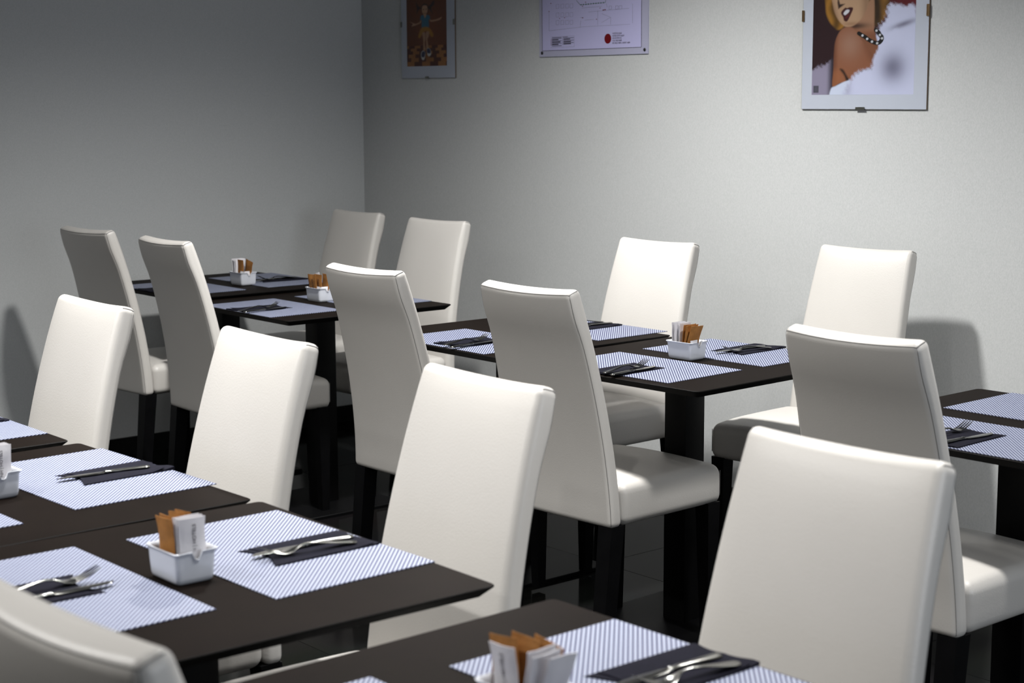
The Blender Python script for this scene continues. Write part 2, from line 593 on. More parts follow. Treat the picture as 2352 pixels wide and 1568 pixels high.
make_table(-4.346, 3.013, 0.18, TZ['A2a'], 'brown table half hidden behind the two middle chairs seen from behind')
make_table(-3.601, 3.016, 2.72, TZ['A2b'], 'brown table in the middle right carrying the white caddy, whole front corner and pedestal showing', 0.02)
make_table(-2.494, 2.988, 1.42, TZ['A3'], 'brown table cut by the right edge of the photo')
make_table(-4.096, 0.883, -0.23, TZ['B0'], 'brown table corner at the left edge, farthest of the front row', 0.012, -0.03)
make_table(-3.361, 0.898, 1.05, TZ['B1'], 'brown table at left set with one knife on a navy napkin', 0.012, -0.03)
make_table(-2.620, 0.883, -1.01, TZ['B2'], 'brown table at lower left with the caddy of orange and white sachets')
make_table(-1.808, 0.906, 0.72, TZ['B3'], 'nearest brown table at the bottom centre of the photo', 0.012, -0.008)

# ------------------------------------------------------------------ placemats
def make_mat():
    W, D, t = 0.455, 0.301, 0.0016
    vs, fs = [], []
    mb = MB().box((0, 0, t / 2), (W, D, t))
    return mb.build('placemat', 'placemat_weave')
PM = 'striped woven placemats'
mats = [
    ('B2', -2.299, 1.425, 1.2, 'blue and white striped placemat under crossed knife and fork, centre of the near left table'),
    ('B2', -2.310, 1.034, 0.5, 'striped placemat at lower left beside the blurred chair back'),
    ('B1', -3.040, 1.456, 2.0, 'pale blue striped placemat holding the single knife'),
    ('B1', -2.998, 1.044, 1.0, 'tip of a striped placemat at the left edge, just below the cut caddy'),
    ('A2b', -3.255, 3.202, 3.0, 'striped placemat at the front corner of the middle right table'),
    ('A2b', -3.268, 3.592, 2.0, 'striped placemat behind the white caddy on the middle right table'),
    ('A1b', -5.108, 3.172, 0.0, 'dark blue striped placemat on the front side of the second far table'),
    ('A1b', -5.110, 3.566, 0.0, 'dark placemat on the wall side of the second far table, mostly behind a chair back'),
    ('A2a', -3.954, 3.172, 0.5, 'striped placemat between the two middle chairs seen from behind'),
    ('A2a', -3.935, 3.606, 0.5, 'striped placemat in front of the bright white wall chair'),
    ('A3', -2.160, 3.143, 1.4, 'striped placemat with napkin at the right edge of the photo'),
    ('A3', -2.172, 3.535, 1.4, 'empty-looking striped placemat nearest the wall at the right edge'),
    ('B3', -1.447, 1.449, 0.7, 'brightly striped placemat on the nearest table at bottom centre'),
    ('B3', -1.478, 1.046, 0.7, 'tip of a striped placemat at the bottom edge left of the nearest caddy'),
    ('B0', -3.723, 1.427, 0.0, 'pale blue placemat corner on the table at the left edge'),
    ('A1a', -5.809, 3.601, 0.0, 'dark placemat on the wall side of the corner table'),
    ('A1a', -5.800, 3.196, 0.0, 'dark placemat on the front side of the corner table, behind a chair back'),
]
EPS = 0.0003
m0 = None
for t, x, y, a, lab in mats:
    if m0 is None:
        o = m0 = make_mat()
    else:
        o = m0.copy()
        COL.objects.link(o)
    o.location = (x, y, TZ[t] + EPS)
    o.rotation_euler = (0, 0, math.radians(a))
    tag(o, lab, 'placemat', PM)
MZ = 0.0016 + 2 * EPS

# ------------------------------------------------------------------ napkins (long axis y, free end towards the diner at +y)
def make_napkin(seed, fray=1.0):
    rnd = random.Random(seed)
    mb = MB()
    ph = rnd.random() * 6
    for layer in range(2):
        nx, ny = 12, 18
        W, L = 0.117 - 0.003 * layer, 0.200 - 0.004 * layer
        ox, oy, sk = 0.0015 * layer, -0.003 * layer, 0.004 * (1 - layer)
        top, bot = [], []
        for j in range(ny + 1):
            for i in range(nx + 1):
                u, v = i / nx, j / ny
                x = (u - 0.5) * W + ox + sk * v * math.sin(3 * v)
                y = (v - 0.5) * L + oy
                if v > 0.75:                       # stepped cloth folds at the free end
                    y += (v - 0.75) * fray * (0.055 * (u - 0.5) * (1 - 2 * layer) - 0.020 * abs(math.sin(7 * u + ph)))
                if v < 0.2:
                    y += (0.2 - v) * 0.12 * math.sin(2.2 * u + layer)
                e = min(1.0, min(u, 1 - u) * 7) ** 0.5
                zt = 0.0005 + layer * 0.0016 + 0.0014 * e + 0.0005 * math.sin(9 * v + 3 * u + ph) * e
                if v > 0.8 and u > 0.55:
                    zt += (v - 0.8) * 0.05 * (u - 0.55) * fray
                top.append((x, y, zt))
                bot.append((x, y, layer * 0.0015 if v < 0.8 else zt - 0.0009 if layer else 0.0))
        n = nx + 1
        vs = top + bot
        B = len(top)
        fs = []
        for j in range(ny):
            for i in range(nx):
                a = j * n + i
                fs.append((a, a + 1, a + n + 1, a + n))
                fs.append((B + a, B + a + n, B + a + n + 1, B + a + 1))
        for j in range(ny):
            a, b = j * n, j * n + nx
            fs.append((a, a + n, B + a + n, B + a))
            fs.append((b, B + b, B + b + n, b + n))
        for i in range(nx):
            a, b = i, ny * n + i
            fs.append((a, B + a, B + a + 1, a + 1))
            fs.append((b, b + 1, B + b + 1, B + b))
        mb.add(vs, fs)
    return mb.build('napkin', 'napkin', None, True, 50)
NG = 'folded navy napkins'
naps = [  # table, x, y, angle of the free end (0 = towards +y), fray, label
    ('B2', -2.275, 1.471, 1, 0.5, 'folded navy napkin under crossed knife and fork on the near left table'),
    ('B1', -3.036, 1.508, 4, 1.3, 'folded navy napkin with ragged right end under the single knife'),
    ('B2', -2.322, 1.003, 180, 0.6, 'navy napkin at lower left partly behind the blurred chair back'),
    ('A2b', -3.243, 3.124, 184, 0.8, 'navy napkin at the front corner of the middle right table'),
    ('A2b', -3.272, 3.651, 3, 0.9, 'navy napkin behind and right of the caddy on the middle right table'),
    ('A2a', -3.935, 3.146, 184, 0.7, 'navy napkin between the two middle chairs seen from behind'),
    ('A1b', -5.104, 3.120, 181, 0.8, 'dark napkin on the front mat of the second far table'),
    ('A1a', -5.784, 3.628, -4, 0.8, 'dark napkin on the far side of the corner table, right of its caddy'),
    ('A3', -2.150, 3.095, 183, 0.8, 'navy napkin at the right edge of the photo'),
    ('B3', -1.468, 1.500, 0, 0.9, 'navy napkin at the bottom of the photo, nearest of all'),
    ('A2a', -3.955, 3.640, 2, 0.7, 'navy napkin just in front of the bright white wall chair'),
    ('B0', -3.745, 1.468, 2, 0.5, 'sliver of navy napkin at the left edge of the photo'),
    ('A1a', -5.800, 3.120, 182, 0.6, 'dark napkin tip showing between the two chairs at far left'),
]
for i, (t, x, y, a, fr, lab) in enumerate(naps):
    o = make_napkin(i, fr)
    o.location = (x, y, TZ[t] + MZ)
    o.rotation_euler = (0, 0, math.radians(a))
    tag(o, lab, 'napkin', NG)
NZ = MZ + 0.0036

# ------------------------------------------------------------------ cutlery: origin at the handle end, tip along +x
def make_knife():
    root = bpy.data.objects.new('table_knife', None)
    COL.objects.link(root)
    MB().loft([(0.000, 0, 0.003, 0.003, 0.0015), (0.002, 0, 0.003, 0.0068, 0.0026), (0.010, 0, 0.003, 0.0082, 0.0030), (0.045, 0, 0.0032, 0.0066, 0.0032),
               (0.075, 0, 0.0034, 0.0050, 0.0032), (0.086, 0, 0.0034, 0.0044, 0.0030), (0.089, 0, 0.0034, 0.0060, 0.0038), (0.092, 0, 0.0034, 0.0060, 0.0038), (0.095, 0, 0.0034, 0.0046, 0.0026)],
              12).build('handle', 'steel', root, True, 50)
    MB().loft([(0.0945, 0, 0.0032, 0.0046, 0.0018), (0.102, -0.001, 0.0030, 0.0072, 0.0010), (0.130, -0.001, 0.0029, 0.0086, 0.0009),
               (0.165, -0.0005, 0.0028, 0.0088, 0.0008), (0.182, 0.001, 0.0027, 0.0070, 0.0007), (0.191, 0.003, 0.0027, 0.0040, 0.0006), (0.195, 0.005, 0.0027, 0.0012, 0.0005)],
              10).build('blade', 'steel', root, True, 50)
    return root
def make_fork():
    root = bpy.data.objects.new('table_fork', None)
    COL.objects.link(root)
    MB().loft([(0.000, 0, 0.0036, 0.003, 0.0008), (0.003, 0, 0.0036, 0.0080, 0.0013), (0.012, 0, 0.0040, 0.0098, 0.0015), (0.035, 0, 0.0068, 0.0078, 0.0017),
               (0.065, 0, 0.0115, 0.0045, 0.0020), (0.088, 0, 0.0140, 0.0032, 0.0021), (0.104, 0, 0.0120, 0.0032, 0.0020)], 12).build('handle', 'steel', root, True, 50)
    hd = MB().loft([(0.102, 0, 0.0124, 0.0032, 0.0020), (0.110, 0, 0.0094, 0.0065, 0.0016), (0.118, 0, 0.0066, 0.0108, 0.0013), (0.128, 0, 0.0050, 0.0122, 0.0012), (0.138, 0, 0.0056, 0.0122, 0.0012)], 14)
    for k in range(4):
        y = (k - 1.5) * 0.0066
        hd.loft([(0.134, y, 0.0052, 0.0024, 0.0011), (0.150, y, 0.0088, 0.0020, 0.0011), (0.165, y * 0.98, 0.0150, 0.0016, 0.0010), (0.176, y * 0.96, 0.0210, 0.0007, 0.0006)], 8)
    hd.build('tines', 'steel', root, True, 50)
    return root
knives = [  # table, handle end x, y, direction deg, label
    ('B2', -2.270, 1.556, -92, 'steel knife on the napkin of the near left table, crossed by a fork'),
    ('B1', -3.018, 1.576, -95, 'single steel knife lying alone on a navy napkin at left'),
    ('B2', -2.288, 0.935, 90, 'steel knife at lower left half hidden by the blurred chair'),
    ('A2b', -3.180, 3.014, 98, 'steel knife on the front corner napkin of the middle right table'),
    ('A2b', -3.258, 3.706, -95, 'steel knife on the napkin behind the caddy of the middle right table'),
    ('A2a', -3.858, 3.005, 97, 'steel knife between the two middle chairs seen from behind'),
    ('A1b', -5.019, 3.004, 98, 'dim steel knife on the front napkin of the second far table'),
    ('A1a', -5.778, 3.696, -86, 'dim steel knife on the far side of the corner table'),
    ('A3', -2.130, 2.982, 86, 'steel knife on the napkin at the right edge'),
    ('B3', -1.459, 1.582, -91, 'blurred steel knife at the bottom of the photo, nearest of all'),
    ('A2a', -3.935, 3.730, -94, 'steel knife just in front of the bright white wall chair'),
]
forks = [
    ('B2', -2.237, 1.540, -96, 'steel fork crossing the knife on the near left table'),
    ('B2', -2.330, 0.946, 88, 'steel fork with raised tines at lower left behind the blurred chair'),
    ('A2b', -3.215, 3.019, 95, 'steel fork with raised tines on the front corner napkin of the middle right table'),
    ('A2b', -3.226, 3.697, -98, 'steel fork on the napkin behind the caddy of the middle right table'),
    ('A2a', -3.905, 3.015, 93, 'steel fork between the two middle chairs seen from behind'),
    ('A1b', -5.046, 2.998, 97, 'dim steel fork on the front napkin of the second far table'),
    ('A1a', -5.760, 3.697, -92, 'dim steel fork on the far side of the corner table'),
    ('A3', -2.184, 3.004, 90, 'steel fork with raised tines on the napkin at the right edge'),
    ('B3', -1.421, 1.577, -93, 'blurred steel fork at the bottom of the photo, nearest of all'),
    ('A2a', -3.975, 3.728, -94, 'steel fork just in front of the bright white wall chair'),
]
def lay(proto, items, cat, group):
    for i, (t, x, y, a, lab) in enumerate(items):
        loc, rz = (x, y, TZ[t] + NZ), math.radians(a)
        if i == 0:
            proto.location = loc
            proto.rotation_euler = (0, 0, rz)
            tag(proto, lab, cat, group)
        else:
            dup(proto, loc, rz, lab, cat, group)
lay(make_knife(), knives, 'knife', 'steel table knives')
lay(make_fork(), forks, 'fork', 'steel table forks')

# ------------------------------------------------------------------ sugar caddies
def make_caddy():
    N = 72
    def outline(hx, hy, r):
        pts = []
        per = []
        for cx, cy, a0 in ((1, 1, 0), (-1, 1, 90), (-1, -1, 180), (1, -1, 270)):
            for i in range(7):
                a = math.radians(a0 + 15 * i)
                per.append((cx * (hx - r) + r * math.cos(a), cy * (hy - r) + r * math.sin(a)))
        # resample straight runs so the notch on the +x side has vertices
        out = []
        for i in range(len(per)):
            p, q = per[i], per[(i + 1) % len(per)]
            L = math.hypot(q[0] - p[0], q[1] - p[1])
            m = 14 if L > 0.02 else 1
            for k in range(m):
                out.append((p[0] + (q[0] - p[0]) * k / m, p[1] + (q[1] - p[1]) * k / m))
        return out
    H = 0.052
    levels = [  # hx, hy, z, notch depth weight
        (0.0370, 0.0270, 0.0000, 0), (0.0395, 0.0295, 0.0010, 0), (0.0425, 0.0322, 0.0045, 0), (0.0436, 0.0332, 0.010, 0), (0.0450, 0.0345, 0.030, 0.10), (0.0456, 0.0350, 0.0430, 0.8),
        (0.0460, 0.0354, 0.0462, 0.95), (0.0484, 0.0378, 0.0498, 1.0), (0.0490, 0.0384, 0.0511, 1.0), (0.0483, 0.0377, 0.0520, 1.0),
        (0.0440, 0.0334, 0.0508, 1.0), (0.0424, 0.0318, 0.0450, 0.85), (0.0412, 0.0306, 0.020, 0.1), (0.0400, 0.0295, 0.0060, 0), (0.0385, 0.0280, 0.0045, 0)]
    rings = []
    for hx, hy, z, nw in levels:
        rg = []
        for px, py in outline(hx, hy, 0.007):
            zz = z
            if px > hx * 0.8:
                d = abs(py) / 0.0085
                if d < 1:
                    zz -= 0.0125 * nw * math.sqrt(1 - d * d) * min(1, (z - 0.02) / 0.02)
            rg.append((px, py, zz))
        rings.append(rg)
    vs, fs, mi = ring_solid(rings)
    return MB().add(vs, fs).build('sugar_caddy', 'porcelain', None, True, 60)
CG = 'white porcelain sugar caddies'
caddies = [
    ('B2', -2.264, 1.232, 0, 'white porcelain caddy of orange and white sachets on the near left table'),
    ('A2b', -3.280, 3.402, 2, 'white porcelain caddy on the middle right table'),
    ('A1b', -5.159, 3.414, 0, 'white porcelain caddy on the second far table, half hidden by a chair back'),
    ('A1a', -5.736, 3.433, 0, 'white porcelain caddy on the corner table, farthest of all'),
    ('B1', -3.018, 1.248, 1, 'white porcelain caddy cut by the left edge of the photo'),
    ('B3', -1.459, 1.241, 1, 'white porcelain caddy rim cut by the bottom edge of the photo'),
]
cad0 = None
for t, x, y, a, lab in caddies:
    if cad0 is None:
        o = cad0 = make_caddy()
    else:
        o = cad0.copy()
        COL.objects.link(o)
    o.location = (x, y, TZ[t] + EPS)
    o.rotation_euler = (0, 0, math.radians(a))
    tag(o, lab, 'sugar caddy', CG)

def sachet_mesh(W, Hh, T_, seed):
    rnd = random.Random(seed)
    nx, nz = 8, 12
    f, b = [], []
    ph = rnd.random() * 6
    for j in range(nz + 1):
        for i in range(nx + 1):
            u, v = i / nx, j / nz
            e = max(0.0, min(1, min(u, 1 - u) * 5)) ** 0.6
            s = max(0.0, min(1.0, min(v / 0.12, (1 - v) / 0.12) - 0.35))
            th = 0.0004 + T_ / 2 * e * s
            x = (u - 0.5) * W * (1 - 0.04 * s)
            z = v * Hh
            wob = 0.0011 * math.sin(6 * u + ph) * v + 0.0008 * math.sin(9 * v + ph)
            f.append((x, -th + wob, z))
            b.append((x, th + wob, z))
    n = nx + 1
    B = len(f)
    fs = []
    for j in range(nz):
        for i in range(nx):
            a = j * n + i
            fs += [(a, a + 1, a + n + 1, a + n), (B + a, B + a + n, B + a + n + 1, B + a + 1)]
        a, c = j * n, j * n + nx
        fs += [(a, a + n, B + a + n, B + a), (c, B + c, B + c + n, c + n)]
    for i in range(nx):
        a, c = i, nz * n + i
        fs += [(a, B + a, B + a + 1, a + 1), (c, c + 1, B + c + 1, B + c)]
    return f + b, fs
ORD = ['first', 'second', 'third', 'fourth', 'fifth', 'sixth']
WHERE = {'B2': 'the near left table caddy', 'A2b': 'the middle right table caddy', 'A1b': 'the second far table caddy',
         'A1a': 'the corner table caddy', 'B1': 'the caddy cut by the left edge', 'B3': 'the caddy cut by the bottom edge'}
seedn = [0]
def put_sachet(cad, kind, x, y, face, lean=(0, 0), z=0.0058, size=None, letter=None, n=0, total=1):
    """face: 'x' broad side towards +x, 'y' towards -y; lean (about x deg, about y deg) in caddy axes"""
    t, cx, cy, a, _ = next(c for c in caddies if c[0] == cad)
    seedn[0] += 1
    small = kind == 'creamer'
    W, Hh, T_ = size or ((0.030, 0.050, 0.008) if small else ((0.051, 0.094, 0.0048) if kind == 'brown' else (0.046, 0.096, 0.0048)))
    vs, fs = sachet_mesh(W, Hh, T_, seedn[0])
    base = thing_name = {'brown': 'brown_sugar_sachet', 'white': 'white_sugar_sachet', 'creamer': 'sweetener_packet'}[kind]
    colour = {'brown': 'brown sugar sachet', 'white': 'white sugar sachet', 'creamer': 'small low white packet'}[kind]
    o = MB().add(vs, fs).build(base, 'brown_paper' if kind == 'brown' else 'white_paper', None, True, 60)
    rot = Matrix.Rotation(math.radians(90) if face == 'x' else 0, 4, 'Z')
    M = Matrix.Translation((cx, cy, TZ[t] + EPS)) @ Matrix.Rotation(math.radians(a), 4, 'Z') @ Matrix.Translation((x, y, z)) \
        @ Matrix.Rotation(math.radians(lean[1]), 4, 'Y') @ Matrix.Rotation(math.radians(lean[0]), 4, 'X') @ rot
    o.matrix_world = M
    if total == 1:
        lab = 'the only %s in %s' % (colour, WHERE[cad])
    else:
        lab = '%s %s from the left in %s' % (ORD[n], colour, WHERE[cad])
    tag(o, lab, 'sachet', 'sachets in ' + WHERE[cad])
    if letter:
        body, sz, lx, lz, up_ = letter
        mw = Matrix.Translation((lx, -T_ / 2 - 0.0013, lz)) @ Matrix.Rotation(PI / 2, 4, 'X') @ Matrix.Rotation(PI / 2 * up_, 4, 'Z')
        text_mesh('lettering', body, sz, 'ink', o, mw)
    return o
HOT = ('NH | HOTELS', 0.0086, 0.004, 0.036, 1)
SUC = ('SUCRE', 0.0120, 0.0, 0.078, -1)
def fill(cad, rows):
    tot = {}
    for r in rows:
        tot[r[0]] = tot.get(r[0], 0) + 1
    cnt = {}
    for r in rows:
        k = r[0]
        put_sachet(cad, *r[:4], lean=r[4] if len(r) > 4 else (0, 0), letter=r[5] if len(r) > 5 else None, n=cnt.get(k, 0), total=tot[k])
        cnt[k] = cnt.get(k, 0) + 1
fill('B2', [('brown', -0.0150, 0.010, 'y', (-4, -5)), ('brown', -0.0130, 0.000, 'y', (-4, -7)), ('brown', -0.0060, -0.012, 'y', (3, -3)), ('brown', 0.000, -0.019, 'y', (5, -3)),
            ('white', 0.0205, 0.000, 'x', (0, -3)), ('white', 0.0260, 0.001, 'x', (0, -2)), ('white', 0.0310, -0.001, 'x', (0, -1)), ('white', 0.0355, 0.000, 'x', (0, 0), HOT)])
fill('A2b', [('white', -0.033, 0.000, 'x', (0, -3)), ('white', -0.0275, 0.001, 'x', (0, -2)), ('white', -0.022, -0.001, 'x', (2, -1)), ('white', -0.0165, 0.001, 'x', (-2, 1)), ('white', -0.011, 0.000, 'x', (0, 3)),
             ('brown', -0.003, 0.000, 'x', (0, 9)), ('brown', 0.003, 0.000, 'x', (2, 12)), ('brown', 0.009, 0.000, 'x', (-3, 16)), ('creamer', 0.030, -0.006, 'x', (0, 2))])
fill('A1b', [('white', -0.0240, 0.012, 'y', (0, -14)), ('brown', -0.0150, -0.017, 'y', (6, 0), SUC), ('brown', 0.0060, -0.010, 'y', (2, 0), SUC), ('brown', 0.0130, 0.012, 'y', (-3, 2)),
             ('creamer', 0.0200, -0.0195, 'y', (0, 0)), ('creamer', 0.0330, -0.004, 'x', (0, 0))])
fill('A1a', [('white', -0.034, 0.0, 'x', (0, -8)), ('white', -0.0285, 0.001, 'x', (0, -6)), ('white', -0.0225, -0.001, 'x', (0, -4)), ('white', -0.0165, 0.0, 'x', (0, -2)),
             ('brown', 0.000, -0.008, 'y', (3, 0)), ('brown', 0.0090, 0.008, 'y', (-3, 14)), ('creamer', 0.0220, -0.016, 'y', (0, 0)), ('creamer', 0.0330, 0.002, 'x', (0, 0))])
fill('B1', [('white', 0.0180, 0.000, 'x', (0, -5)), ('white', 0.0240, 0.000, 'x', (0, -4)), ('white', 0.0300, -0.001, 'x', (0, -2)), ('white', 0.0355, 0.000, 'x', (0, 0), HOT)])
fill('B3', [('brown', -0.026, -0.004, 'y', (-2, -6)), ('brown', -0.0180, 0.010, 'y', (-5, 2)), ('brown', 0.0020, 0.016, 'y', (-8, 8)),
            ('white', -0.0020, -0.018, 'y', (6, -3), HOT), ('white', 0.0200, 0.000, 'x', (0, 8)), ('white', 0.0270, 0.000, 'x', (3, 12)), ('white', 0.0335, 0.001, 'x', (-4, 17))])

# ------------------------------------------------------------------ pictures on the back wall
FY = YB  # wall surface
def wall_matrix():
    """picture plane: local x along +X, local y up (+Z), facing -Y"""
    return Matrix.Rotation(PI / 2, 4, 'X')
def sm(a, b, x):
    t = np.clip((x - a) / (b - a), 0, 1)
    return t * t * (3 - 2 * t)
def inpoly(U, V, pts, soft=6.0):
    """soft signed mask of a polygon (positive inside)"""
    P = np.array(pts, float)
    inside = np.zeros(U.shape, bool)
    dist = np.full(U.shape, 1e9)
    for i in range(len(P)):
        a, b = P[i], P[(i + 1) % len(P)]
        if a[1] != b[1]:
            c = ((a[1] > V) != (b[1] > V)) & (U < (b[0] - a[0]) * (V - a[1]) / (b[1] - a[1]) + a[0])
            inside ^= c
        d = b - a
        t = np.clip(((U - a[0]) * d[0] + (V - a[1]) * d[1]) / max(1e-9, d @ d), 0, 1)
        dist = np.minimum(dist, np.hypot(U - a[0] - t * d[0], V - a[1] - t * d[1]))
    s = np.where(inside, dist, -dist)
    return np.clip(s / soft * 0.5 + 0.5, 0, 1)
def smooth_poly(pts, n=6):
    out = []
    L = len(pts)
    for i in range(L):
        p0, p1, p2, p3 = [np.array(pts[(i + k) % L], float) for k in (-1, 0, 1, 2)]
        for k in range(n):
            t = k / n
            out.append(tuple(0.5 * ((2 * p1) + (-p0 + p2) * t + (2 * p0 - 5 * p1 + 4 * p2 - p3) * t * t + (-p0 + 3 * p1 - 3 * p2 + p3) * t ** 3)))
    return out
def lay_col(img, mask, col):
    c = np.array(col, float)
    if c.ndim == 1:
        c = c[None, None, :]
    return img * (1 - mask[..., None]) + c * mask[..., None]
def srgb(r, g, b):
    f = lambda c: (c / 255 / 12.92) if c / 255 <= 0.04045 else ((c / 255 + 0.055) / 1.055) ** 2.4
    return np.array([f(r), f(g), f(b)])
def print_mesh(name, img, x0, x1, z0, z1, y, parent):
    """img rows run from top (z1) to bottom (z0)"""
    h, w_ = img.shape[:2]
    xs = np.linspace(x0, x1, w_)
    zs = np.linspace(z1, z0, h)
    X, Zz = np.meshgrid(xs, zs)
    co = np.stack([X, np.full_like(X, y), Zz], -1).reshape(-1, 3)
    ii = np.arange(h * w_).reshape(h, w_)
    q = np.stack([ii[1:, :-1], ii[1:, 1:], ii[:-1, 1:], ii[:-1, :-1]], -1).reshape(-1, 4)
    me = bpy.data.meshes.new(name)
    me.from_pydata(co.tolist(), [], q.tolist())
    ca = me.color_attributes.new('ink', 'FLOAT_COLOR', 'POINT')
    ca.data.foreach_set('color', np.concatenate([img.reshape(-1, 3), np.ones((h * w_, 1))], 1).astype(np.float32).ravel())
    me.materials.append(MATS['art_print'])
    o = bpy.data.objects.new(name, me)
    COL.objects.link(o)
    o.parent = parent
    return o
def clip_frame(name, label, x0, x1, z0, z1, px0, px1, pz0, pz1, img, clips, clip_mat, cw):
    root = thing(name, label, 'picture', ((x0 + x1) / 2, FY, z0), 0, 'clip-framed pictures on the back wall')
    ox, oz = (x0 + x1) / 2, z0
    W, H = x1 - x0, z1 - z0
    MB().box((0, -0.003, H / 2), (W, 0.005, H)).build('backing_board', 'hardboard', root)
    MB().box((0, -0.0059, H / 2), (W - 0.002, 0.0008, H - 0.002)).build('paper_mount', 'paper_mount', root)
    print_mesh('art_print', img, px0 - ox, px1 - ox, pz0 - oz, pz1 - oz, -0.0065, root)
    MB().box((0, -0.0078, H / 2), (W, 0.002, H)).build('glass_pane', 'picture_glass', root)
    for (cx, cz, horiz) in clips:
        mb = MB()
        s = (cw, 0.0012, 0.010) if horiz else (0.010, 0.0012, cw)
        dx, dz = (0, 0.003) if horiz else (-math.copysign(0.003, cx), 0)
        mb.box((cx + dx, -0.0095, cz + dz), s)
        t = (cw, 0.0095, 0.0012) if horiz else (0.0012, 0.0095, cw)
        mb.box((cx - (0 if horiz else math.copysign(-0.0008, cx)), -0.0055, cz - (0.0008 if horiz else 0)), t)
        mb.box((cx + dx * 1.8, -0.0106, cz + dz * 1.8), (cw * 0.8, 0.0012, 0.002) if horiz else (0.002, 0.0012, cw * 0.8))
        mb.build('clip', 'clip_steel' if horiz else clip_mat, root)
    return root

# --- portrait of a blonde woman in white fur (coordinates u right, v down, 0..1330 by -770..1213)
def portrait():
    Wn, Hn = 230, 400
    U, V = np.meshgrid(np.linspace(376, 1706, Wn), np.linspace(-1180, 1213, Hn))
    rnd = np.random.RandomState(4)
    img = np.zeros((Hn, Wn, 3)) + srgb(42, 20, 26)
    img = lay_col(img, sm(900, 1700, U), srgb(96, 14, 26))
    fray = 7 * np.sin(U * 0.045 + V * 0.03) + 6 * np.sin(U * 0.09 - V * 0.07) + rnd.randn(Hn, Wn) * 7
    # hair
    hair = smooth_poly([(560, 180), (540, 40), (520, -160), (600, -420), (860, -560), (1160, -520), (1340, -300), (1380, -60), (1340, 200), (1230, 330), (1130, 300), (1040, 100), (760, 360), (640, 310)])
    hm = inpoly(U, V, hair, 14)
    hcol = srgb(150, 104, 40)[None, None] * (0.35 + 0.8 * (0.5 + 0.5 * np.sin(U * 0.035 + 0.9 * np.sin(V * 0.018)))[..., None])
    img = lay_col(img, hm, hcol)
    img = lay_col(img, inpoly(U, V, smooth_poly([(1060, -20), (1180, -60), (1280, 20), (1300, 160), (1240, 320), (1150, 320), (1160, 120)]), 60) * 0.9, srgb(38, 24, 16))
    # white fur, rear part
    fur1 = smooth_poly([(1360, 110), (1420, 70), (1560, 105), (1720, 200), (1760, 1300), (1150, 1300), (1180, 800), (1230, 400), (1330, 260)])
    fm = inpoly(U + fray, V + fray, fur1, 22)
    fcol = lay_col(np.zeros((Hn, Wn, 3)) + srgb(206, 208, 240), 0.8 * np.exp(-(((U - 1560) / 150) ** 2 + ((V - 330 + (U - 1560) * 0.30) / 38) ** 2)), srgb(104, 100, 124))
    fcol = lay_col(fcol, 0.9 * np.exp(-(((U - 1440) / 165) ** 2 + ((V - 870) / 190) ** 2)), srgb(112, 110, 136))
    img = lay_col(img, fm, fcol)
    # lower-left fur
    fur2 = smooth_poly([(340, 960), (420, 870), (560, 810), (690, 780), (720, 1300), (340, 1300)])
    f2 = inpoly(U + fray, V + fray, fur2, 22)
    c2 = lay_col(np.zeros((Hn, Wn, 3)) + srgb(146, 138, 164), sm(560, 660, U), srgb(46, 40, 52))
    img = lay_col(img, f2, c2)
    # neck and chest
    neck = smooth_poly([(850, 330), (1000, 200), (1120, 20), (1180, 0), (1190, 360), (1210, 460), (1250, 640), (1160, 780), (1000, 640), (900, 420)])
    nm = inpoly(U, V, neck, 10)
    ncol = lay_col(np.zeros((Hn, Wn, 3)) + srgb(150, 100, 76), sm(430, 300, V) * sm(900, 1010, U) * 0.75, srgb(168, 128, 104))
    ncol = lay_col(ncol, sm(360, 470, V) * 0.55, srgb(104, 58, 36))
    img = lay_col(img, nm, ncol)
    img = lay_col(img, 0.85 * np.exp(-(((U - 960 + (V - 300) * 0.2) / 160) ** 2 + ((V - 330) / 40) ** 2)) * nm, srgb(40, 22, 18))
    # face
    face = smooth_poly([(600, -300), (640, 60), (700, 220), (790, 320), (860, 340), (960, 300), (1060, 180), (1120, -20), (1130, -300), (860, -460)])
    fa = inpoly(U, V, face, 10)
    fc = lay_col(np.zeros((Hn, Wn, 3)) + srgb(186, 150, 122), sm(720, 620, U - V * 0.35 + 40) * 0.8, srgb(112, 74, 54))
    fc = lay_col(fc, 0.55 * np.exp(-((U - 1080) / 60) ** 2), srgb(120, 84, 64))
    fc = lay_col(fc, 0.5 * np.exp(-(((U - 890) / 120) ** 2 + ((V - 300) / 30) ** 2)), srgb(128, 84, 60))
    img = lay_col(img, fa, fc)
    # nose shade
    img = lay_col(img, inpoly(U, V, [(705, -60), (735, 40), (800, 40), (760, 70), (715, 100), (700, 20)], 10), srgb(46, 26, 22))
    # eyes and brows (above the photo's edge)
    for ex, ey in ((720, -150), (940, -190)):
        img = lay_col(img, inpoly(U, V, smooth_poly([(ex - 80, ey + 10), (ex, ey - 30), (ex + 80, ey), (ex, ey + 26)]), 8), srgb(224, 220, 220))
        img = lay_col(img, np.clip(1.5 - np.hypot(U - ex, V - ey) / 18, 0, 1), srgb(38, 44, 60))
        img = lay_col(img, inpoly(U, V, [(ex - 95, ey + 5), (ex, ey - 42), (ex + 95, ey - 10), (ex, ey - 28)], 8), srgb(24, 14, 14))
        img = lay_col(img, inpoly(U, V, [(ex - 90, ey - 80), (ex + 10, ey - 120), (ex + 110, ey - 90), (ex + 10, ey - 104)], 8), srgb(70, 44, 26))
    # lips and teeth
    lips = smooth_poly([(752, 150), (800, 92), (832, 96), (862, 86), (908, 100), (880, 180), (836, 262), (796, 256), (780, 210)])
    img = lay_col(img, inpoly(U, V, lips, 8), srgb(62, 16, 22))
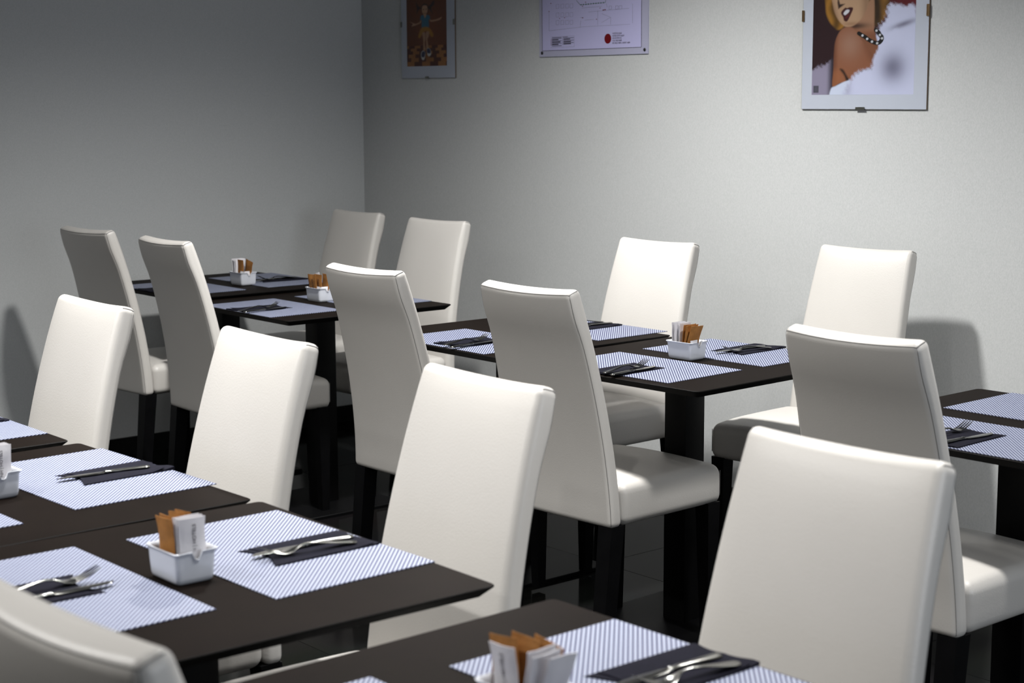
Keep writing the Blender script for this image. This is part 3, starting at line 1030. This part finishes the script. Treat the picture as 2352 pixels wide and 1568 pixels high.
    img = lay_col(img, inpoly(U, V, smooth_poly([(784, 160), (820, 118), (860, 122), (852, 150), (808, 184)]), 8), srgb(214, 212, 224))
    img = lay_col(img, inpoly(U, V, smooth_poly([(806, 228), (826, 186), (868, 172), (846, 212)]), 12), srgb(92, 30, 34))
    # shoulder and arm
    arm = smooth_poly([(660, 1110), (664, 900), (670, 640), (690, 490), (760, 370), (850, 338), (930, 370), (1010, 480), (1110, 620), (1185, 720), (1180, 860), (1060, 900), (960, 960), (900, 1060), (760, 1060)])
    am = inpoly(U, V, arm, 10)
    ac = np.zeros((Hn, Wn, 3)) + srgb(140, 88, 64)
    ac = lay_col(ac, 0.75 * np.exp(-(((U - 880) / 150) ** 2 + ((V - 560) / 190) ** 2)), srgb(160, 122, 106))
    ac = lay_col(ac, sm(740, 670, U) * 0.65, srgb(98, 54, 36))
    ac = lay_col(ac, sm(820, 960, V) * sm(950, 700, U) * 0.5, srgb(164, 102, 66))
    ac = lay_col(ac, inpoly(U, V, smooth_poly([(1080, 560), (1200, 700), (1190, 800), (1120, 680)]), 60) * 0.6, srgb(92, 48, 28))
    img = lay_col(img, am, ac)
    img = lay_col(img, inpoly(U, V, smooth_poly([(752, 880), (800, 890), (850, 970), (900, 1050), (850, 1050), (810, 960)]), 14), srgb(44, 26, 18))
    # white dress and near fur
    img = lay_col(img, inpoly(U, V, smooth_poly([(630, 1300), (636, 1140), (700, 1100), (830, 1040), (900, 1050), (860, 1300)]), 10), srgb(208, 214, 240))
    fur3 = smooth_poly([(780, 1320), (830, 1160), (930, 980), (1040, 900), (1170, 870), (1200, 730), (1270, 600), (1400, 450), (1500, 420), (1500, 860), (1500, 1320)])
    f3 = inpoly(U + fray * 0.8, V + fray * 0.8, fur3, 26)
    c3 = lay_col(np.zeros((Hn, Wn, 3)) + srgb(206, 208, 240), 0.9 * np.exp(-(((U - 1440) / 165) ** 2 + ((V - 870) / 190) ** 2)), srgb(112, 110, 136))
    c3 = lay_col(c3, 0.5 * np.exp(-(((U - 850) / 60) ** 2 + ((V - 1130) / 110) ** 2)), srgb(140, 134, 160))
    img = lay_col(img, f3, c3)
    # bead necklace
    beads = [(992, 425), (1040, 455), (1075, 475), (1102, 500), (1135, 520), (1165, 537), (1200, 552), (1232, 560), (1262, 552), (1284, 526), (1292, 500), (1286, 476), (1264, 456), (1250, 428), (1238, 416), (1220, 400), (1206, 384)]
    for i in range(len(beads) - 1):
        a, b = np.array(beads[i], float), np.array(beads[i + 1], float)
        for k in range(4):
            p = a + (b - a) * k / 4
            img = lay_col(img, np.clip((24 - np.hypot(U - p[0], V - p[1])) / 8 + .5, 0, 1), srgb(16, 12, 16))
    for i in (1, 3, 5, 7, 10, 12, 15):
        p = beads[i]
        img = lay_col(img, np.clip((15 - np.hypot(U - p[0], V - p[1])) / 8 + .5, 0, 1), srgb(206, 206, 216))
    # small printer's mark
    img = lay_col(img, inpoly(U, V, [(398, 1094), (470, 1094), (470, 1186), (398, 1186)], 6), srgb(72, 70, 84))
    img = lay_col(img, inpoly(U, V, [(412, 1108), (456, 1108), (456, 1170), (412, 1170)], 6) * 0.6, srgb(92, 90, 104))
    return img
Y0 = YB - 0.016
K1 = 0.514 / 1640.0       # metres per drawing unit
def pu(u):
    return -3.778 + (u - 235) * K1
def pv(v):
    return 1.4425 + (1405 - v) * 0.000252
clip_frame('framed_portrait', 'framed portrait of a blonde woman in white fur with a bead necklace',
           pu(235), pu(1870), pv(1405), pv(-1373), pu(376), pu(1706), pv(1213), pv(-1180), portrait(),
           [(0.0 - 0.005, 0.0, True), (-0.256, 0.311, False), (0.256, 0.311, False)], 'clip_brass', 0.037)

# --- jumping girl picture
def girl_art():
    Wn, Hn = 110, 260
    U, V = np.meshgrid(np.linspace(410, 1050, Wn), np.linspace(-600, 1075, Hn))
    img = np.zeros((Hn, Wn, 3)) + srgb(104, 50, 22)
    img = lay_col(img, np.exp(-(((U - 720) / 240) ** 2 + ((V - 420) / 420) ** 2)) * 0.35, srgb(150, 82, 36))
    # checked floor in perspective
    rows = [735, 780, 828, 880, 935, 1000, 1080]
    for i in range(6):
        wsz = 92 + i * 7
        c = np.floor((U - 720) / wsz + (0.5 if i % 2 else 0.0)).astype(int) % 2
        mrow = ((V >= rows[i]) & (V < rows[i + 1])).astype(float)
        img = lay_col(img, mrow * (c == 0), srgb(160, 104, 56))
        img = lay_col(img, mrow * (c == 1), srgb(84, 34, 18))
    glow = np.exp(-(((U - 720) / 130) ** 2 + ((V - 880) / 120) ** 2)) * 0.4
    img = lay_col(img, glow, srgb(70, 36, 24))
    sk = srgb(198, 150, 120)
    for pl in ([(655, 120), (600, 80), (565, 20), (580, 140), (570, 210), (620, 140), (668, 130)], [(745, 120), (800, 70), (850, 10), (860, 70), (810, 130), (830, 230), (790, 160)]):
        img = lay_col(img, inpoly(U, V, smooth_poly(pl), 8), srgb(54, 26, 18))
    img = lay_col(img, inpoly(U, V, smooth_poly([(660, 200), (655, 90), (705, 50), (760, 90), (755, 200), (708, 235)]), 8), srgb(60, 30, 20))
    img = lay_col(img, inpoly(U, V, smooth_poly([(665, 190), (668, 100), (705, 78), (745, 100), (748, 190), (708, 232)]), 8), sk)
    for ex in (688, 728):
        img = lay_col(img, np.clip((9 - np.hypot(U - ex, V - 145)) / 5 + .5, 0, 1), srgb(50, 30, 24))
    img = lay_col(img, inpoly(U, V, [(685, 200), (708, 210), (735, 200), (710, 218)], 6), srgb(60, 20, 16))
    img = lay_col(img, inpoly(U, V, smooth_poly([(690, 225), (725, 225), (735, 270), (708, 292), (682, 270)]), 8), sk)
    for pl in ([(640, 300), (625, 345), (560, 372), (500, 350), (465, 338), (510, 372), (490, 410), (560, 395), (640, 360)], [(780, 300), (800, 325), (880, 320), (940, 300), (975, 285), (950, 325), (880, 345), (800, 350)]):
        img = lay_col(img, inpoly(U, V, smooth_poly(pl), 8), sk * 0.9)
    img = lay_col(img, inpoly(U, V, smooth_poly([(645, 245), (690, 240), (708, 285), (735, 240), (780, 250), (790, 310), (770, 320), (765, 450), (660, 450), (655, 330), (634, 310)]), 8), srgb(58, 112, 140))
    img = lay_col(img, inpoly(U, V, smooth_poly([(655, 445), (770, 445), (840, 560), (810, 600), (745, 510), (690, 515), (620, 610), (600, 570)]), 12), srgb(172, 118, 40))
    for pl in ([(665, 530), (705, 525), (712, 620), (700, 700), (712, 800), (680, 800), (676, 640)], [(725, 520), (770, 515), (765, 590), (745, 640), (760, 780), (730, 780), (722, 640)]):
        img = lay_col(img, inpoly(U, V, smooth_poly(pl), 8), sk * 0.85)
    for pl, col in (([(645, 940), (640, 860), (670, 820), (705, 850), (695, 950), (668, 975)], (206, 200, 200)), ([(745, 890), (732, 800), (760, 780), (790, 810), (800, 880), (770, 915)], (206, 200, 200)),
                    ([(650, 920), (648, 860), (672, 830), (704, 850), (690, 925)], (30, 34, 74)), ([(742, 860), (735, 800), (762, 785), (788, 815), (790, 865)], (30, 34, 74))):
        img = lay_col(img, inpoly(U, V, smooth_poly(pl), 8), srgb(*col))
    return img
K2 = 0.382 / 858.0
def gu(u):
    return -6.062 + (u - 318) * K2
def gv(v):
    return 1.569 + (1275 - v) * 0.00026
clip_frame('framed_cartoon', 'small framed picture of a jumping girl in a blue top on orange',
           gu(318), gu(1176), gv(1275), gv(-802), gu(412), gu(1050), gv(1075), gv(-600), girl_art(),
           [(-0.004, 0.0, True), (-0.190, 0.234, False), (0.190, 0.234, False)], 'clip_steel', 0.024)

# --- evacuation plan
def plan():
    x0, x1, z0, H = -5.136, -4.521, 1.645, 0.430
    W = x1 - x0
    root = thing('evacuation_plan', 'lavender emergency floor plan with red dot, screwed to the wall in the middle', 'sign', ((x0 + x1) / 2, FY, z0))
    MB().box((0, -0.0025, H / 2), (W, 0.005, H)).build('acrylic_panel', 'plan_margin', root)
    # drawing coordinates: zoomed view u 155..2125 by v ..1020
    k = W / 1970.0
    def X(u):
        return (u - 1140) * k
    def Zv(u, v):
        return (1022 - (u - 155) * 0.033 - v) * 0.00021
    yb = -0.0052
    def poly(mb, pts, y, mi=0):
        mb.add([(X(u), y, Zv(u, v)) for u, v in pts], [tuple(range(len(pts) - 1, -1, -1))], mi)
    pr = MB()
    pb, pt = [(215, 912), (2015, 832)], -280
    pr.add([(X(215), yb - .0003, Zv(215, 905)), (X(2015), yb - .0003, Zv(2015, 843)), (X(2015), yb - .0003, H - 0.03), (X(215), yb - .0003, H - 0.03)], [(0, 1, 2, 3)])
    def line(a, b, wd, mi, y=yb - .0006):
        (u1, v1), (u2, v2) = a, b
        d = math.hypot(u2 - u1, v2 - v1) or 1
        nx, ny = -(v2 - v1) / d * wd / 2, (u2 - u1) / d * wd / 2
        pr.add([(X(p[0]), y, Zv(p[0], p[1])) for p in ((u1 + nx, v1 + ny), (u2 + nx, v2 + ny), (u2 - nx, v2 - ny), (u1 - nx, v1 - ny))], [(0, 1, 2, 3)], mi)
    for a, b in (((215, 908), (2015, 843)), ((215, 908), (209, -200)), ((2015, 843), (2013, -200))):
        line(a, b, 7, 1)
    for a, b in (((340, 535), (1000, 470)), ((1000, 470), (1820, 440)), ((345, 190), (345, 530)), ((940, 360), (930, 480)), ((1010, 350), (1180, 340)), ((1080, 205), (1800, 160)), ((960, 130), (1320, 110)),
                 ((1250, 190), (1250, 440)), ((1320, 240), (1480, 310)), ((1480, 310), (1480, 440)), ((1480, 310), (1320, 400)), ((1400, 60), (1420, 130)), ((1860, 80), (1862, 420)), ((930, 300), (1000, 300))):
        line(a, b, 3.5, 2)
    for bx in (480, 570, 660, 740):
        for by in (50, 210, 350):
            for a, b in (((bx, by), (bx + 55, by - 4)), ((bx, by), (bx, by + 75)), ((bx + 55, by - 4), (bx + 55, by + 71)), ((bx, by + 75), (bx + 55, by + 71))):
                line(a, b, 3, 2)
    for bx in (1450, 1565, 1630):
        for a, b in (((bx, 110), (bx + 45, 108)), ((bx, 110), (bx, 170)), ((bx + 45, 108), (bx + 45, 168)), ((bx, 170), (bx + 45, 168))):
            line(a, b, 3.5, 2)
    # green escape route with arrow heads
    line((930, 72), (1385, 44), 6, 3)
    line((860, -10), (930, 72), 6, 3)
    line((1385, 44), (1400, -30), 6, 3)
    for i in range(10):
        u = 940 + i * 45
        v = 71 - i * 2.8
        pr.add([(X(p[0]), yb - .0008, Zv(p[0], p[1])) for p in ((u, v + 14), (u + 26, v - 1), (u, v - 14))], [(0, 1, 2)], 3)
    # small red device symbols
    for u, v, s in ((380, 30, 9), (345, 178, 9), (640, 298, 9), (975, 310, 9), (972, 98, 9), (545, 310, 8), (1228, 340, 9), (1290, 140, 8), (1350, 178, 12), (1380, 172, 12), (1030, 28, 9)):
        line((u - s, v), (u + s, v - 1), s * 1.4, 4)
    # legend lines
    rows = [(665, 400, 585, 9, 0), (682, 400, 585, 12, 1), (705, 400, 525, 17, 0), (727, 400, 585, 14, 1), (748, 400, 560, 17, 0), (770, 400, 585, 14, 1), (792, 400, 525, 19, 0), (818, 400, 585, 15, 1)]
    for v, ua, ub, wd, g in rows:
        line((ua, v), (ub, v - 6), wd, 5 if not g else 2)
    for v, ua, ub, wd, g in [(655, 600, 700, 8, 0), (672, 620, 812, 14, 1), (695, 620, 745, 16, 0), (716, 620, 812, 14, 1), (740, 620, 760, 18, 0), (760, 620, 812, 14, 1), (780, 620, 760, 18, 0)]:
        line((ua, v), (ub, v - 6), wd, 5 if not g else 2)
    for i in range(6):
        line((378, 690 + i * 22), (392, 690 + i * 22), 9, 4)
        line((600, 678 + i * 22), (612, 678 + i * 22), 9, 5)
    for a, b in (((375, 650), (820, 632)), ((375, 848), (820, 832)), ((820, 632), (820, 832))):
        line(a, b, 3, 2)
    pr.build('plan_print', ['plan_print', 'ink', 'grey_ink', 'green_ink', 'red_ink', 'ink'], root)
    dot = MB()
    c = [(X(1432 + 60 * math.cos(2 * PI * i / 40)), yb - .0010, Zv(1432, 690) + 60 * k * math.sin(2 * PI * i / 40)) for i in range(40)]
    dot.add(c, [tuple(range(40))])
    dot.build('red_dot', 'red_ink', root)
    for i, s in enumerate(('VOST\u00c8 \u00c9S AQU\u00cd', 'USTED EST\u00c1 AQU\u00cd', 'VOUS \u00caTES ICI', 'YOU ARE HERE', 'SIE SIND HIER U BENT HIER')):
        v = 612 + i * 43
        wid = (165, 205, 160, 165, 310)[i]
        mw = Matrix.Translation((X(1512), yb - .0010, Zv(1512, v))) @ wall_matrix()
        t = text_mesh('lettering', s, 0.0086, 'ink', root, mw, 0.00005)
        xs = [q.co.x for q in t.data.vertices]
        sc = wid * k / (max(xs) - min(xs))
        x_0 = min(xs)
        for q in t.data.vertices:
            q.co.x = x_0 + (q.co.x - x_0) * sc
    for sx, zz in ((-1, 0.015), (1, 0.015), (-1, H - 0.015), (1, H - 0.015)):
        mb = MB()
        n = 16
        cx = sx * (W / 2 - 0.017)
        ring = [[(cx + r * math.cos(2 * PI * i / n), y, zz + r * math.sin(2 * PI * i / n)) for i in range(n)] for r, y in ((0.0065, -0.005), (0.0065, -0.0065), (0.0045, -0.0080))]
        vs, fs, _ = ring_solid(ring)
        mb.add(vs, fs).build('screw', 'screw', root, True, 40)
plan()
